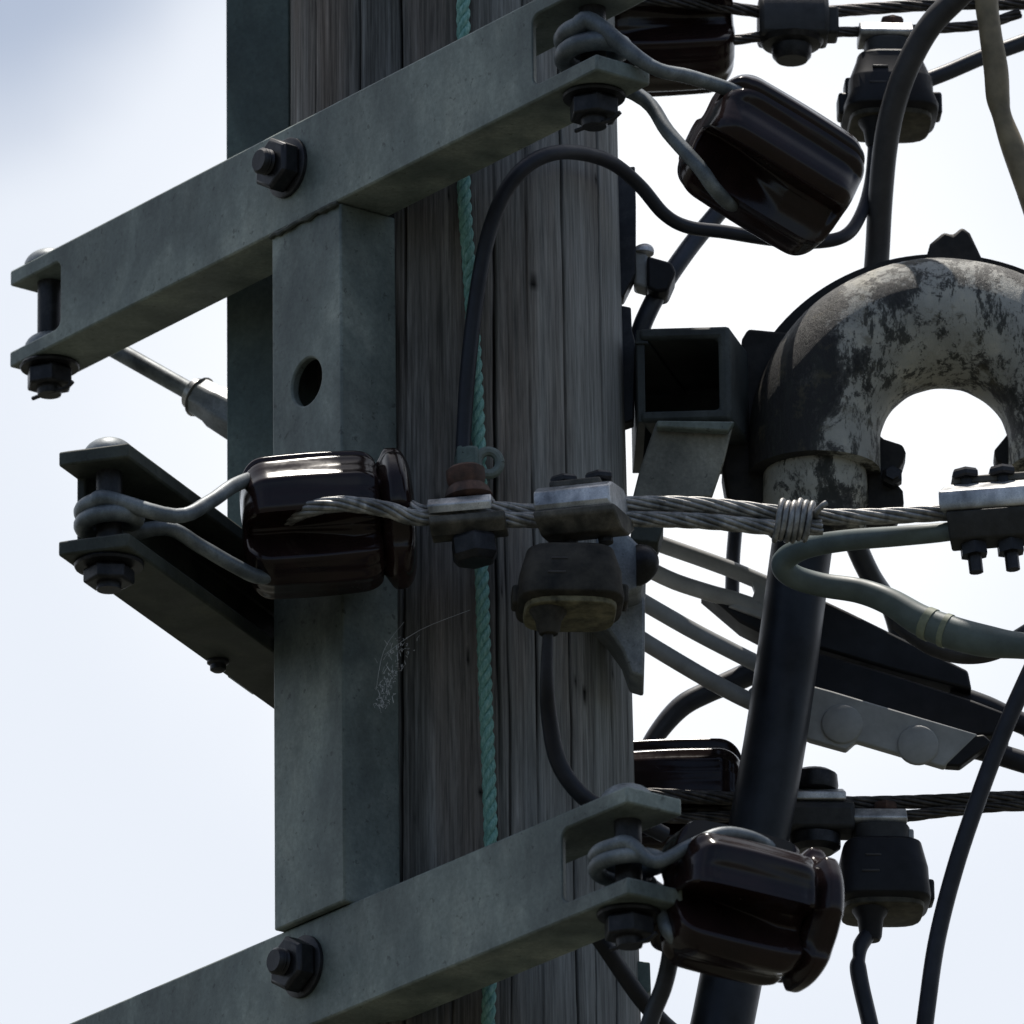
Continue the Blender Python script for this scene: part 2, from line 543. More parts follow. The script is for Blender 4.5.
def crossarm(anchor, label, boltpos, rpin, lpin, left=-472):
    at = anchor - V((0, 0, HH * U))
    t = root('crossarm', at, label, 'crossarm', 'steel crossarms bolted across the pole')
    F = Frame(anchor, DA, NI, (0, 0, 1))
    s0, sw0, sw1, s1 = left, left + 89, 406, 505
    ss = [s0, sw0, sw1, s1]; ts = [0, 10, WD]; zz = [-HH, -HH + FT, HH - FT, HH]
    bm = cells(F, ss, ts, zz, lambda i, j, k: (k != 1) or (i == 1 and j == 0))
    ed = [e for e in bm.edges if all(abs(abs(v.co.z) - (HH - FT)) < .1 and (abs(v.co.x - sw1) < .1 or abs(v.co.x - sw0) < .1) for v in e.verts) and abs(e.verts[0].co.y - e.verts[1].co.y) > 5 and abs(e.verts[0].co.z - e.verts[1].co.z) < .1]
    try: bmesh.ops.bevel(bm, geom=ed, offset=9, segments=4, affect='EDGES', profile=.5)
    except Exception: pass
    build('channel', bm_to_mb(bm, F), M['steel'], t, bevel=2.2, sharp=30)
    # through bolt with nut and washer
    B = Frame(F(boltpos[0], 0, boltpos[1]), DA, (0, 0, 1), -NI)
    m = MB(); thread(m, B, -8, 38, 13.5)
    bo = build('bolt', m, M['bolt'], t, sharp=25)
    m = MB(); lathe(m, B, [(31, .4), (31, 4), (29.5, 5)], seg=28); build('washer', m, M['bolt'], bo)
    m = MB(); nut(m, B, 5.2, 25, 28); build('nut', m, M['bolt'], bo, bevel=1.0, sharp=25)
    for (s, tt, both) in (rpin, lpin):
        K = Frame(F(s, tt, 0), DA, NI, (0, 0, 1))
        m = MB(); lathe(m, K, [(12, -HH - 34), (13, -HH - 30), (13, HH + 2)], seg=20)
        pin = build('pin', m, M['bolt'], t)
        m = MB(); dome(m, K, HH + .5, 27, 19); build('pin_head', m, M['rod'], pin, sharp=50)
        m = MB(); nut(m, K, -HH - 26, -HH - 5, 25); build('nut', m, M['bolt'], pin, bevel=1.0, sharp=25)
        m = MB(); lathe(m, K, [(30, -HH - 5), (31, -HH - 2.5), (30, -HH - .4)], seg=26); build('washer', m, M['bolt'], pin)
        m = MB()
        tube(m, [K(-24, -4, -HH - 31), K(0, -2, -HH - 32), K(22, 3, -HH - 33), K(33, 6, -HH - 28)], 2.2, seg=7)
        build('split_pin', m, M['bolt'], pin)
        if both:
            m = MB(); dome(m, K, -HH + FT + .5, 26, 17); build('spacer', m, M['rod'], pin, sharp=50)
    return F


A_TOP = P(283, 179, -139)
A_BOT = P(305, 977, -139); A_BOT = V((A_TOP.x + 18 * U, A_TOP.y - 6 * U, A_BOT.z))
FTOP = crossarm(A_TOP, 'upper grey-green steel crossarm with both forked ends in view, its left fork empty', (10, 8), (455, 36, False), (-440, 28, True))
FBOT = crossarm(A_BOT, 'lower grey-green steel channel crossarm running out of the bottom left corner', (0, 8), (462, 35, False), (-500, 28, True), -535)


# front post between the arms
def boolean_cut(o, cutter):
    md = o.modifiers.new('cut', 'BOOLEAN'); md.object = cutter; md.operation = 'DIFFERENCE'; md.solver = 'EXACT'
    dg = bpy.context.evaluated_depsgraph_get()
    me = bpy.data.meshes.new_from_object(o.evaluated_get(dg))
    o.modifiers.remove(md)
    old = o.data; o.data = me
    me.name = o.name
    bpy.data.objects.remove(cutter); bpy.data.meshes.remove(old)


PF = Frame(A_TOP + DA * 33.5 * U, DA, NI, (0, 0, 1))
zlo = (A_BOT.z - A_TOP.z) / U + HH + .6; zhi = -HH - .6
bm = cells(PF, [-57, -47, 47, 57], [3, 13, 72], [zlo, zhi], lambda i, j, k: j == 0 or i != 1)
post = build('mounting_post', bm_to_mb(bm, PF), M['steel'], sharp=30)
hp = P(306, 372, -190)
hz = -190
HF = Frame(PF(0, 0, (hp.z - A_TOP.z) / U), DA, (0, 0, 1), NI)
cm = MB(); lathe(cm, HF, [(24.5, -20), (24.5, 30)], seg=32)
cut = build('cutter', cm, M['bolt'])
bpy.context.view_layer.update()
boolean_cut(post, cut)
post.data.polygons.foreach_set('use_smooth', [True] * len(post.data.polygons)); post.data.set_sharp_from_angle(angle=math.radians(30))
md = post.modifiers.new('edge', 'BEVEL'); md.width = 2.2 * U; md.segments = 2; md.limit_method = 'ANGLE'; md.angle_limit = math.radians(40)
tag(post, 'vertical steel channel post with a round hole, between the two crossarms', 'post')

# weld bead where the post meets the upper arm
wm = MB(); pts = [PF(-56 + k * 8, .5 + random.uniform(-.8, .8), zhi - 1 + random.uniform(-1.2, 1.2)) for k in range(15)]
tube(wm, pts, [random.uniform(2.0, 3.6) for _ in pts], seg=8, smooth=3)
WORLD_AT[post] = V(post.location)
build('weld_bead', wm, M['steel_old'], post)

# rear post at the pole's left
BA = math.radians(23.5)
D2 = V((math.cos(BA), -math.sin(BA), 0)); AX = V((math.sin(BA), math.cos(BA), 0))
tip = P(58, 556, -390)
BF = Frame(tip + V((0, 0, HH * U)), D2, AX, (0, 0, 1))
rp0 = P(226.5, 500, 92)
RF = Frame(rp0, D2, AX, (0, 0, 1))
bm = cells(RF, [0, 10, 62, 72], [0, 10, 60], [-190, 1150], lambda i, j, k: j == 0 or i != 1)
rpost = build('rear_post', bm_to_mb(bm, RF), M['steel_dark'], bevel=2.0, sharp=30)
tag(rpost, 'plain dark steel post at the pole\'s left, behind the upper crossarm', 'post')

# bracket arm reaching towards the viewer at lower left
br = root('bracket_arm', tip, 'dark steel bracket arm with a forked tip, jutting left below the upper crossarm', 'bracket arm')
bm = cells(BF, [0, 10, 72], [0, 40, 505], [-HH, -HH + 15, HH - 15, HH], lambda i, j, k: k != 1 or (i == 0 and j == 1))
bmesh.ops.translate(bm, verts=[v for v in bm.verts if abs(v.co.y) < .1 and v.co.x > 50], vec=(0, 6, 0))
build('channel', bm_to_mb(bm, BF), M['steel_old'], br, bevel=2.2, sharp=30)
K = Frame(BF(36, 38, 0), D2, AX, (0, 0, 1))
BPIN = K(0, 0, 0)
m = MB(); lathe(m, K, [(12, -HH - 28), (13, HH + 1)], seg=20); pin = build('pin', m, M['bolt'], br)
m = MB(); dome(m, K, HH + .5, 26, 20); build('pin_head', m, M['rod'], pin, sharp=50)
m = MB(); lathe(m, K, [(33, -HH - 5), (34, -HH - 2.5), (33, -HH - .4)], seg=26); build('washer', m, M['bolt'], pin)
m = MB(); nut(m, K, -HH - 22, -HH - 5.2, 25); build('nut', m, M['bolt'], pin, bevel=1, sharp=25)
K2 = Frame(BF(12, 335, -HH), D2, AX, (0, 0, -1))
m = MB(); lathe(m, K2, [(11, .4), (11, 3), (8, 5), (8, 10), (5, 12)], seg=18); build('bolt', m, M['bolt'], br)


# ------------------------------------------------------------------ insulators
def insulator(p0, p1, R, label, g0, deep=26, spin=0.0, flange=True, ow0=.45, flute=0.0, gw=.33):
    """strain insulator: faceted porcelain log with long wire grooves and an end flange"""
    F = axis_frame(p0, p1)
    L = (p1 - p0).length / U
    nz, na = 110, 192
    mb = MB(); vs = []; fs = []
    camd = (CAM - p0).normalized()
    th_cam = math.atan2(camd.dot(F.y), camd.dot(F.x))
    for i in range(nz + 1):
        t = i / nz; z = t * L
        # axial envelope: rounded nose, slightly swelling barrel, narrow waist, rounded flange
        def cap(u, lo): return lo + (1 - lo) * max(0, 1 - (1 - u) ** 2.4) ** .5
        body_end = .80 if flange else 1.0
        ow = ow0
        if t <= body_end:
            u = t / body_end
            e = 1.0 + .03 * math.sin(u * PI)
            if u < .2: e *= cap(u / .2, .52)
            if u > .82: e *= cap((1 - u) / .18, .80 if flange else .52)
        else:
            u = (t - body_end) / (1 - body_end); ow = .1
            e = .78 + .20 * math.sin(min(1, u / .35) * PI / 2) ** 1.5
            if u > .5: e *= cap((1 - u) / .5, .5)
        for k in range(na):
            a = 2 * PI * k / na
            aa = (a - th_cam + spin) % (2 * PI)
            q = (aa % (PI / 4)) - PI / 8
            octo = math.cos(PI / 8) / math.cos(q)
            r = R * e * (1 - ow + ow * octo) * 1.01
            if t < body_end: r += R * e * (.004 if abs(aa - 1.35) < .75 or abs(aa - 4.9) < .75 else .006) * math.cos(24 * aa + .8 * math.sin(7 * t)) * (1 if abs(((aa + PI) % (2 * PI)) - PI) > .5 else 0)
            if flute and t < body_end: r -= R * e * flute * (.5 + .5 * math.cos(8 * aa + PI)) * min(1, t / .12) * min(1, (body_end - t) / .08)
            for gi, gc in enumerate((g0, g0 + PI, g0 + PI / 2, g0 - PI / 2)):
                d = (aa - gc + PI) % (2 * PI) - PI
                if abs(d) > 1.0: continue
                w = gw if gi < 2 else .27
                prof = max(0, 1 - (abs(d) / w) ** 3.4) if abs(d) < w else 0
                if gi < 2:
                    dep = deep * (1.35 if t < .28 else 1.35 - .7 * min(1, (t - .28) / .35)) if t > .02 else deep
                    if t > .80 and flange: dep *= .35
                else:
                    dep = deep * .8 * (1 if t < .75 or not flange else .3)
                if t > .93: dep *= max(0, (1 - t) / .07)
                if abs(d) < w * 1.9: r += 2.2 * e * max(0, 1 - abs(abs(d) - w * 1.25) / (w * .6)) * (1 if t < body_end else .3)
                r -= prof * dep * e
            vs.append(F(r * math.cos(a), r * math.sin(a), z))
    for i in range(nz):
        for k in range(na):
            k2 = (k + 1) % na
            fs.append((i * na + k, i * na + k2, (i + 1) * na + k2, (i + 1) * na + k))
    fs.append(tuple(range(na))[::-1]); fs.append(tuple(nz * na + k for k in range(na)))
    mb.add(vs, fs)
    o = build('insulator', mb, M['porcelain'], sharp=75)
    return tag(o, label, 'insulator', 'brown porcelain strain insulators round the pole')


insulator(P(243, 530, -268), P(414, 517, -262), 71, 'glossy brown porcelain insulator with a bright top, in front of the steel post', .02, deep=32, ow0=.78, spin=-.087)
insulator(P(702, 122, -462), P(840, 207, -408), 66, 'near-black porcelain insulator hanging tilted beside the right fork of the upper crossarm', .62, deep=34, spin=.25, flange=False, ow0=.25, flute=.10, gw=.40)
insulator(P(668, 888, -492), P(820, 924, -425), 70, 'ribbed brown porcelain insulator hanging from the right fork of the lower crossarm', .14, deep=44, ow0=.3, flute=.08, gw=.36)
insulator(P(745, 800, 110), P(575, 806, 120), 60, 'brown insulator with a white highlight, half hidden behind the pole above the lower crossarm', -.25, deep=20)
insulator(P(731, 22, 110), P(560, 30, 100), 72, 'dark insulator at the top edge, behind the right fork of the upper crossarm', .1, deep=24)


# ------------------------------------------------------------------ rod loops
def coil_loop(c, R, zhi, zlo, leg1, leg2, r, label, name='rod_loop', rl=None):
    rl = rl or r * .86
    """rod coming in along leg1, one and a half turns round the pin, out along leg2"""
    pts = [p for p in leg1]
    n = 18
    for k in range(n + 1):
        a = -PI / 2 - (3 * PI) * k / n        # front, left, back, right, front, left, back
        z = zhi + (zlo - zhi) * k / n
        pts.append(c + V((math.cos(a) * R, math.sin(a) * R, z)) * U)
    pts += leg2
    m = MB(); tube(m, pts, [rl] * len(leg1) + [r] * (n + 1) + [rl] * len(leg2), seg=14, smooth=5)
    return tag(build(name, m, M['rod']), label, 'steel rod', 'bent steel rods tying insulators to forks')


coil_loop(FTOP(455, 36, 0), 29, 9, -19, PP([(800, 140, -450), (770, 112, -462), (735, 92, -478), (690, 77, -495), (650, 66, -512)]),
          PP([(645, 100, -452), (668, 132, -470), (699, 167, -482), (714, 188, -476), (730, 204, -455), (740, 200, -420)]), 9.6,
          'thick grey rod coiled twice round the pin at the upper crossarm\'s right fork', rl=7.2)
coil_loop(FBOT(462, 35, 0), 31, 4, -13, PP([(785, 862, -440), (768, 846, -462), (745, 836, -480), (720, 834, -500), (690, 846, -515), (655, 862, -520)]),
          PP([(648, 880, -455), (660, 905, -480), (668, 932, -500), (690, 950, -480)]), 7.6,
          'grey rod loop at the lower crossarm\'s right fork, arching over the ribbed insulator')
coil_loop(BPIN, 26, 2, -19, PP([(335, 505, -266), (300, 486, -268), (262, 478, -290), (235, 485, -330), (208, 503, -360), (175, 516, -385)]),
          PP([(165, 528, -345), (200, 546, -330), (235, 566, -315), (262, 577, -296), (295, 568, -275), (330, 545, -266)]), 8.5,
          'grey rod loop on the left bracket arm\'s tip, reaching to the glossy insulator')

# ------------------------------------------------------------------ line wires
w = root('line_wire', P(600, 512, -290), 'grey twisted line wire crossing in front of the pole, its end bound back', 'wire')
m = MB()
stranded(m, PP([(6000, 330, 250), (2200, 462, -190), (1300, 497, -245), (1060, 508, -262), (945, 513, -270), (860, 517, -276), (795, 515, -280), (700, 505, -286), (610, 505, -296), (540, 512, -305), (470, 508, -318), (420, 518, -330), (385, 509, -338), (345, 504, -340), (318, 507, -336), (300, 512, -322), (286, 519, -290), (280, 522, -262)]), 8.3, 7, 165)
build('strand', m, M['wire'], w, sharp=60)
m = MB()
stranded(m, PP([(822, 527, -281), (780, 528, -284), (700, 521, -290), (625, 519, -298), (560, 520, -308), (500, 519, -316), (450, 512, -322), (420, 512, -322), (395, 500, -300), (370, 495, -250)]), 8.2, 7, 150)
build('tail', m, M['wire'], w, sharp=60)
m = MB(); c0 = P(776, 521, -282); c1 = P(812, 521, -280); pts = []
for k in range(6 * 14 + 1):
    a = 2 * PI * k / 14; c = c0.lerp(c1, k / 84)
    tilt = 6 * math.sin(a)
    pts.append(c + V((tilt + 1.2 * math.sin(k * .9), math.cos(a) * 13, math.sin(a) * 19 + 1.5 * math.sin(k * .31))) * U)
pts += PP([(818, 510, -296), (826, 503, -296)])
tube(m, pts, 3.0, seg=8, smooth=2)
build('binding', m, M['wire'], w, sharp=60)


def two_wire(pa, pb, ra, rb, label, at):
    w = root('line_wire', at, label, 'wire')
    m = MB(); stranded(m, PP(pa), ra, 7, 150); build('strand', m, M['wire_dark'], w, sharp=60)
    m = MB(); stranded(m, PP(pb), rb, 7, 135); build('tail', m, M['wire_dark'], w, sharp=60)


two_wire([(5000, -120, 500), (1400, -8, 150), (1030, 3, 104), (945, 4, 100), (838, 11, 95), (790, 15, 92), (731, 8, 72), (680, 2, 38), (640, 0, 30), (615, 10, 40)],
         [(1020, 13, 100), (985, 24, 97), (945, 28, 96), (885, 31, 94), (838, 32, 93), (790, 33, 92), (735, 40, 84), (700, 44, 90)], 6.6, 5.6,
         'dark twisted pair of line wires running out along the top edge at right', P(850, 20, 95))
two_wire([(5000, 700, 600), (1500, 787, 180), (1040, 797, 110), (940, 801, 95), (840, 803, 75), (745, 799, 52), (690, 797, 48), (650, 795, 50), (615, 800, 60)],
         [(1035, 806, 108), (1000, 806, 104), (940, 812, 95), (895, 817, 88), (840, 815, 80), (790, 812, 70), (745, 815, 62), (690, 818, 60), (640, 815, 66)], 7.2, 6.2,
         'dark twisted pair of line wires running out to the right below the black splice', P(850, 805, 80))


# ------------------------------------------------------------------ clamps
def cframe(p, tilt=0.0, yaw=0.0):
    x = V((math.cos(tilt) * math.cos(yaw), math.sin(yaw), math.sin(tilt)))
    y = V((0, 0, 1)).cross(x).normalized(); z = x.cross(y)
    return Frame(p, x, y, z)


def ridge_plate(mb, F, x0, x1, prof, skew=0.0):
    """profile in (y,z) swept along x; skew pushes the far side along x"""
    fr = [F(x0 + skew * (y + 30) / 60, y, z) for y, z in prof]; bk = [F(x1 + skew * (y + 30) / 60, y, z) for y, z in prof]
    return prism(mb, fr, bk)


def hexbolt(mb, F, x, y, z0, z1, r, head=True):
    G = Frame(F(x, y, 0), F.x, F.y, F.z)
    lathe(mb, G, [(r * .5, z0), (r * .5, z1 - 8)], seg=12)
    if head: nut(mb, G, z1 - 9, z1, r)


# small split clamp left of centre
F = cframe(P(462, 512, -320), .10, .05)
t = root('wire_clamp', F.o, 'small clamp with a rusty bolt and silver saddle, in front of the green rope', 'clamp')
m = MB(); ridge_plate(m, F, -37, 25, [(-18, -6), (-21, 2), (-14, 11), (8, 13), (18, 8), (18, 3), (6, 8), (-12, 6), (-16, 0)], skew=14); build('saddle', m, M['alu'], t, bevel=1.2)
m = MB(); ridge_plate(m, F, -36, 38, [(-19, -8), (-19, -16), (-8, -25), (14, -25), (20, -15), (20, -8)], skew=8); build('keeper', m, M['alu_dirty'], t, bevel=2)
G = Frame(F(8, 4, 0), F.x, F.y, F.z)
m = MB(); lathe(m, G, [(17, 13.2), (24, 16), (21, 24), (17, 28), (19, 34), (19, 44), (15, 47)], seg=20); b = build('bolt', m, M['rust'], t)
m = MB(); lathe(m, G, [(22, -25.4), (24, -29), (24, -45), (19, -52)], seg=6); build('nut', m, M['bolt'], b, bevel=1.5, sharp=25)
F2 = cframe(P(476, 462, -192), 0, .1)
t = root('pole_eye', F2.o, 'small dull grey eye fitting fixed to the pole beside the green rope', 'fitting')
m = MB(); box(m, F2, -20, 2, -12, 22, -16, 14); build('plate', m, M['steel_dark'], t, bevel=4)
m = MB()
ring = [F2(12 + 11 * math.cos(a * PI / 8), -4, -2 + 12 * math.sin(a * PI / 8)) for a in range(17)]
tube(m, ring, 5, seg=10, smooth=2); build('eye', m, M['steel'], t)

# two-bolt silver clamp over the pole's right part
F = cframe(P(575, 506, -318), .09, -.02)
t = root('wire_clamp', F.o, 'silver two-bolt clamp in front of the pole, above a hanging brown connector', 'clamp')
m = MB(); ridge_plate(m, F, -41, 33, [(-26, -12), (-29, -6), (-26, 9), (-16, 16), (14, 18), (22, 12), (22, -12)], skew=22); build('upper_jaw', m, M['alu'], t, bevel=2)
m = MB(); ridge_plate(m, F, -41, 38, [(-32, -20), (-33, -13), (-20, -12.2), (22, -12.2), (24, -22), (6, -34), (-16, -34)], skew=20); build('lower_jaw', m, M['alu_dirty'], t, bevel=2)
m = MB(); ridge_plate(m, F, -26, 24, [(-12, 16.5), (-12, 24), (10, 25), (10, 18.5)], skew=10); build('rib', m, M['alu_dirty'], t, bevel=2)
for x in (-8, 26):
    m = MB(); hexbolt(m, F, x, 6, -40, 33, 15); build('bolt', m, M['bolt'], t, bevel=1, sharp=25)

# clamp at the right edge with two long studs
F = cframe(P(988, 503, -268), .085, .05)
t = root('wire_clamp', F.o, 'bright clamp with two hanging studs, joining grey-green cable to line wire', 'clamp')
m = MB(); ridge_plate(m, F, -52, 44, [(-28, -14), (-30, -8), (-27, 6), (-2, 21), (6, 22), (18, 21), (22, 10), (22, -14)], skew=26); build('upper_jaw', m, M['alu'], t, bevel=1.6)
m = MB(); ridge_plate(m, F, -32, 62, [(-2, 21.4), (-2, 29), (2, 30.5), (16, 30), (18, 22)], skew=0); build('rib', m, M['alu_dirty'], t, bevel=1.5)
m = MB(); ridge_plate(m, F, -46, 52, [(-24, -22), (-26, -14.4), (22, -14.4), (24, -30), (10, -44), (-14, -40)], skew=10); build('lower_jaw', m, M['cap_dark'], t, bevel=2)
for x in (-19, 17):
    m = MB(); hexbolt(m, F, x, 2, -70, 36, 14); lathe(m, Frame(F(x, 2, 0), F.x, F.y, F.z), [(14, -53), (14, -41)], seg=6); build('stud', m, M['bolt'], t, sharp=25)

# dark clamp on the top wires
F = cframe(P(795, 24, 92), .0, .05)
t = root('wire_clamp', F.o, 'dark lumpy clamp gripping the twisted pair at the top edge', 'clamp')
m = MB(); ridge_plate(m, F, -38, 34, [(-22, -20), (-26, 4), (-18, 26), (16, 28), (24, 4), (22, -20)]); build('upper_jaw', m, M['cap_dark'], t, bevel=5)
m = MB(); ridge_plate(m, F, 30, 44, [(-16, -16), (-18, 14), (14, 14), (16, -16)]); build('cheek', m, M['cap_dark'], t, bevel=3)
G = Frame(F(-4, 0, 0), F.x, F.y, F.z)
m = MB(); lathe(m, G, [(34, -19), (30, -24), (21, -26), (20, -36), (16, -41)], seg=24); build('nut', m, M['bolt'], t)

# clamp behind the riser pipe
F = cframe(P(812, 808, 76), .0, .05)
t = root('wire_clamp', F.o, 'dark clamp with a pale top plate, half hidden behind the black pipe', 'clamp')
m = MB(); ridge_plate(m, F, -50, 34, [(-22, 2), (-22, 10), (-10, 17), (16, 17), (22, 6), (22, 2)], skew=-8); build('saddle', m, M['alu'], t, bevel=1.5)
m = MB(); ridge_plate(m, F, -56, 40, [(-22, -28), (-25, -8), (-20, 1.4), (20, 1.4), (24, -20), (14, -30)], skew=6); build('keeper', m, M['cap_dark'], t, bevel=4)
G = Frame(F(2, 0, 0), F.x, F.y, F.z)
m = MB(); lathe(m, G, [(24, 17.4), (25, 22), (24, 34), (18, 38)], seg=18); b = build('bolt', m, M['bolt'], t)
m = MB(); lathe(m, G, [(26, -30.4), (26, -42), (19, -47)], seg=18); build('nut', m, M['bolt'], b)


# ------------------------------------------------------------------ bell connectors hung on the wires
def connector(px, ptop, y, hw0, hw1, h, label, spout_dx, tail, tail_r, mat='black', plate=True, tilt=0.0, spout_h=30, seal='seal_dark'):
    F = cframe(P(px, ptop, y), tilt, .06)
    t = root('wire_connector', F.o, label, 'connector', 'bell shaped connectors hanging from the line wires')
    hz = h / .937
    m = MB()
    prof = [(hw0 * .86, 0), (hw0 * .97, -3), (hw0, -8), (hw0 + (hw1 - hw0) * .45, -hz * .42), (hw0 + (hw1 - hw0) * .5, -hz * .45), (hw0 + (hw1 - hw0) * .55, -hz * .66), (hw1 * .94, -hz * .86), (hw1 * .93, -hz * .93), (hw1 * .8, -hz)]
    lathe(m, F, prof, seg=48, sq=4.5)
    body = build('body', m, M[mat], t, bevel=1.0, sharp=32)
    for (x0, x1, z0, z1) in ((hw1 * .5, hw1 * .86, -hz * .30, -hz * .92), (hw1 * .6, hw1 * 1.03, -hz * .55, -hz * .90), (-hw1 * 1.02, -hw1 * .6, -hz * .58, -hz * .92), (-hw1 * .88, -hw1 * .5, -hz * .34, -hz * .7)):
        m = MB(); box(m, F, x0, x1, -12, 16, z1, z0); build('rib', m, M[mat], body, bevel=3)
    # moulded square and bar on the face
    m = MB()
    fy = -(hw0 + (hw1 - hw0) * .47) - 1.5
    box(m, F, -24, -6, fy, fy + 8, -hz * .62, -hz * .58); box(m, F, -20, -4, fy + 2, fy + 10, -hz * .36, -hz * .32)
    build('moulded_mark', m, M['cable_brown'], body, bevel=1)
    m = MB(); lathe(m, F, [(hw1 * .82, -hz + 3), (hw1 * .80, -hz - 5), (hw1 * .55, -hz - 7)], seg=36, sq=4); build('base_seal', m, M[seal], t, bevel=1)
    G = Frame(F(spout_dx, -hw1 * .35, -hz), F.x, F.y, F.z)
    m = MB(); lathe(m, G, [(20, 2), (18, -8), (13, -16), (11, -spout_h), (9, -spout_h - 4)], seg=20); build('spout', m, M[mat], t)
    m = MB(); tube(m, [G(0, 0, -spout_h + 6)] + PP(tail), tail_r, seg=12); build('lead', m, M['cable'], t)
    if plate:
        m = MB(); lathe(m, F, [(hw0 * .7, -1), (hw0 * .72, 18)], seg=24, sq=3); build('neck', m, M['cap_dark'], t, bevel=2)
        m = MB(); box(m, F, hw0 * .55, hw0 * .8, -14, 10, -2, 15); build('tab', m, M['plastic_grey'], t, bevel=2)
        m = MB(); ridge_plate(m, F, -30, 25, [(-22, 20), (-24, 24), (-14, 36), (12, 38), (20, 24), (18, 18.4), (-18, 18.4)], skew=0); build('saddle', m, M['alu'], t, bevel=1.5)
        m = MB(); G2 = Frame(F(5, 0, 0), F.x, F.y, F.z); nut(m, G2, 37, 46, 13); build('bolt', m, M['rust'], t, sharp=25)
    return t


connector(888, 60, 98, 34, 52, 66, 'black bell connector with a bright top plate, behind the thick dark cable', -16,
          [(871, 180, 80), (862, 212, 55), (846, 235, 30), (815, 242, 10), (770, 239, -20), (725, 232, -40), (688, 227, -55), (664, 214, -70), (640, 186, -90), (612, 163, -120), (580, 153, -160), (550, 154, -192), (524, 168, -205), (503, 196, -205), (487, 240, -202), (476, 300, -198), (468, 370, -196), (464, 430, -196), (463, 456, -198)],
          [8, 6.6, 6.6, 6.8, 7, 7, 7, 7, 7, 7.2, 7.4, 7.6, 7.8, 8, 8, 8, 8, 8, 7.6, 7.6])
connector(881, 847, 82, 40, 50, 62, 'black bell connector hanging alone under the lower wires at right', -14,
          [(861, 945, 55), (859, 958, 52), (858, 968, 50), (862, 990, 50), (869, 1020, 50), (880, 1070, 50)], [8, 8, 6.5, 8.6, 8.6, 8.6, 8.6], spout_h=34)
connector(569, 556, -312, 44, 55, 54, 'brown-black bell connector with ivory base, hanging in front of the pole', -22,
          [(547, 662, -322), (547, 690, -310), (549, 715, -290), (556, 755, -270), (570, 782, -262), (592, 803, -255), (625, 815, -240), (665, 835, -215)], [5, 6, 7, 8, 8.4, 8.4, 8.4, 8.4, 8], plate=False, spout_h=26, seal='lens', mat='dusty')

# ------------------------------------------------------------------ riser pipe and cast bend
pb = root('pipe_bend', P(812, 520, 0), 'lichen-stained pale grey cast U-bend, blackened at its left, on top of the black pipe', 'pipe bend')
C0 = P(944, 444, 0)
TR, CR = 66.0, 130.0
FE = Frame(C0, (1, 0, 0), (0, 1, 0), (0, 0, 1))


def bend_ring(mb, rt, a0, a1, n=48, leg=30, seg=44, rc=CR):
    pts = []
    for k in range(7): pts.append((-rc, -leg + leg * k / 7))
    for k in range(n + 1):
        a = a0 + (a1 - a0) * k / n
        pts.append((rc * math.cos(a), rc * math.sin(a)))
    for k in range(1, 8): pts.append((rc, -leg * k / 7))
    vs = []; fs = []
    for i, (x, z) in enumerate(pts):
        A = pts[max(0, i - 1)]; B = pts[min(len(pts) - 1, i + 1)]
        tx, tz = B[0] - A[0], B[1] - A[1]; l = math.hypot(tx, tz); nx, nz = -tz / l, tx / l
        for k in range(seg):
            q = 2 * PI * k / seg
            bump_ = 1 + .012 * noise.noise(V((x * .03 + math.cos(q), z * .03, math.sin(q) * 2)))
            vs.append(FE(x + nx * rt * math.cos(q) * bump_, rt * math.sin(q) * bump_, z + nz * rt * math.cos(q) * bump_))
    n2 = len(pts)
    for i in range(n2 - 1):
        for k in range(seg):
            k2 = (k + 1) % seg
            fs.append((i * seg + k, i * seg + k2, (i + 1) * seg + k2, (i + 1) * seg + k))
    fs.append(tuple(range(seg))); fs.append(tuple((n2 - 1) * seg + k for k in range(seg))[::-1])
    mb.add(vs, fs)


m = MB(); bend_ring(m, TR, PI, 0)
bend = build('bend', m, M['cast'], pb, sharp=40)
for sx in (-1, 1):
    m = MB(); G = Frame(FE(sx * CR, 0, 0), FE.x, FE.y, FE.z)
    lathe(m, G, [(50, -20), (52, -34), (53, -62), (50, -66), (50, -90), (46, -94)], seg=40)
    build('socket', m, M['cast'], pb, sharp=40)
# flange rim along the split
m = MB(); vs = []; fs = []
n = 60
for k in range(n + 1):
    a = PI - .02 - (PI - .04) * k / n
    for r, y in ((CR + TR - 8, 14), (CR + TR + 15, 14), (CR + TR + 15, 30), (CR + TR - 8, 30)):
        vs.append(FE(r * math.cos(a), y, r * math.sin(a)))
for k in range(n):
    for j in range(4):
        j2 = (j + 1) % 4; fs.append((k * 4 + j, k * 4 + j2, k * 4 + 4 + j2, k * 4 + 4 + j))
fs += [(0, 1, 2, 3), (n * 4, n * 4 + 1, n * 4 + 2, n * 4 + 3)]
m.add(vs, fs); build('flange_rim', m, M['cast_dark'], pb, sharp=40)


def lug(pts, y0, d, nm='lug'):
    m = MB(); pix_prism(m, pts, y0, d); return build(nm, m, M['cast_dark'], pb, bevel=3.5, sharp=30)


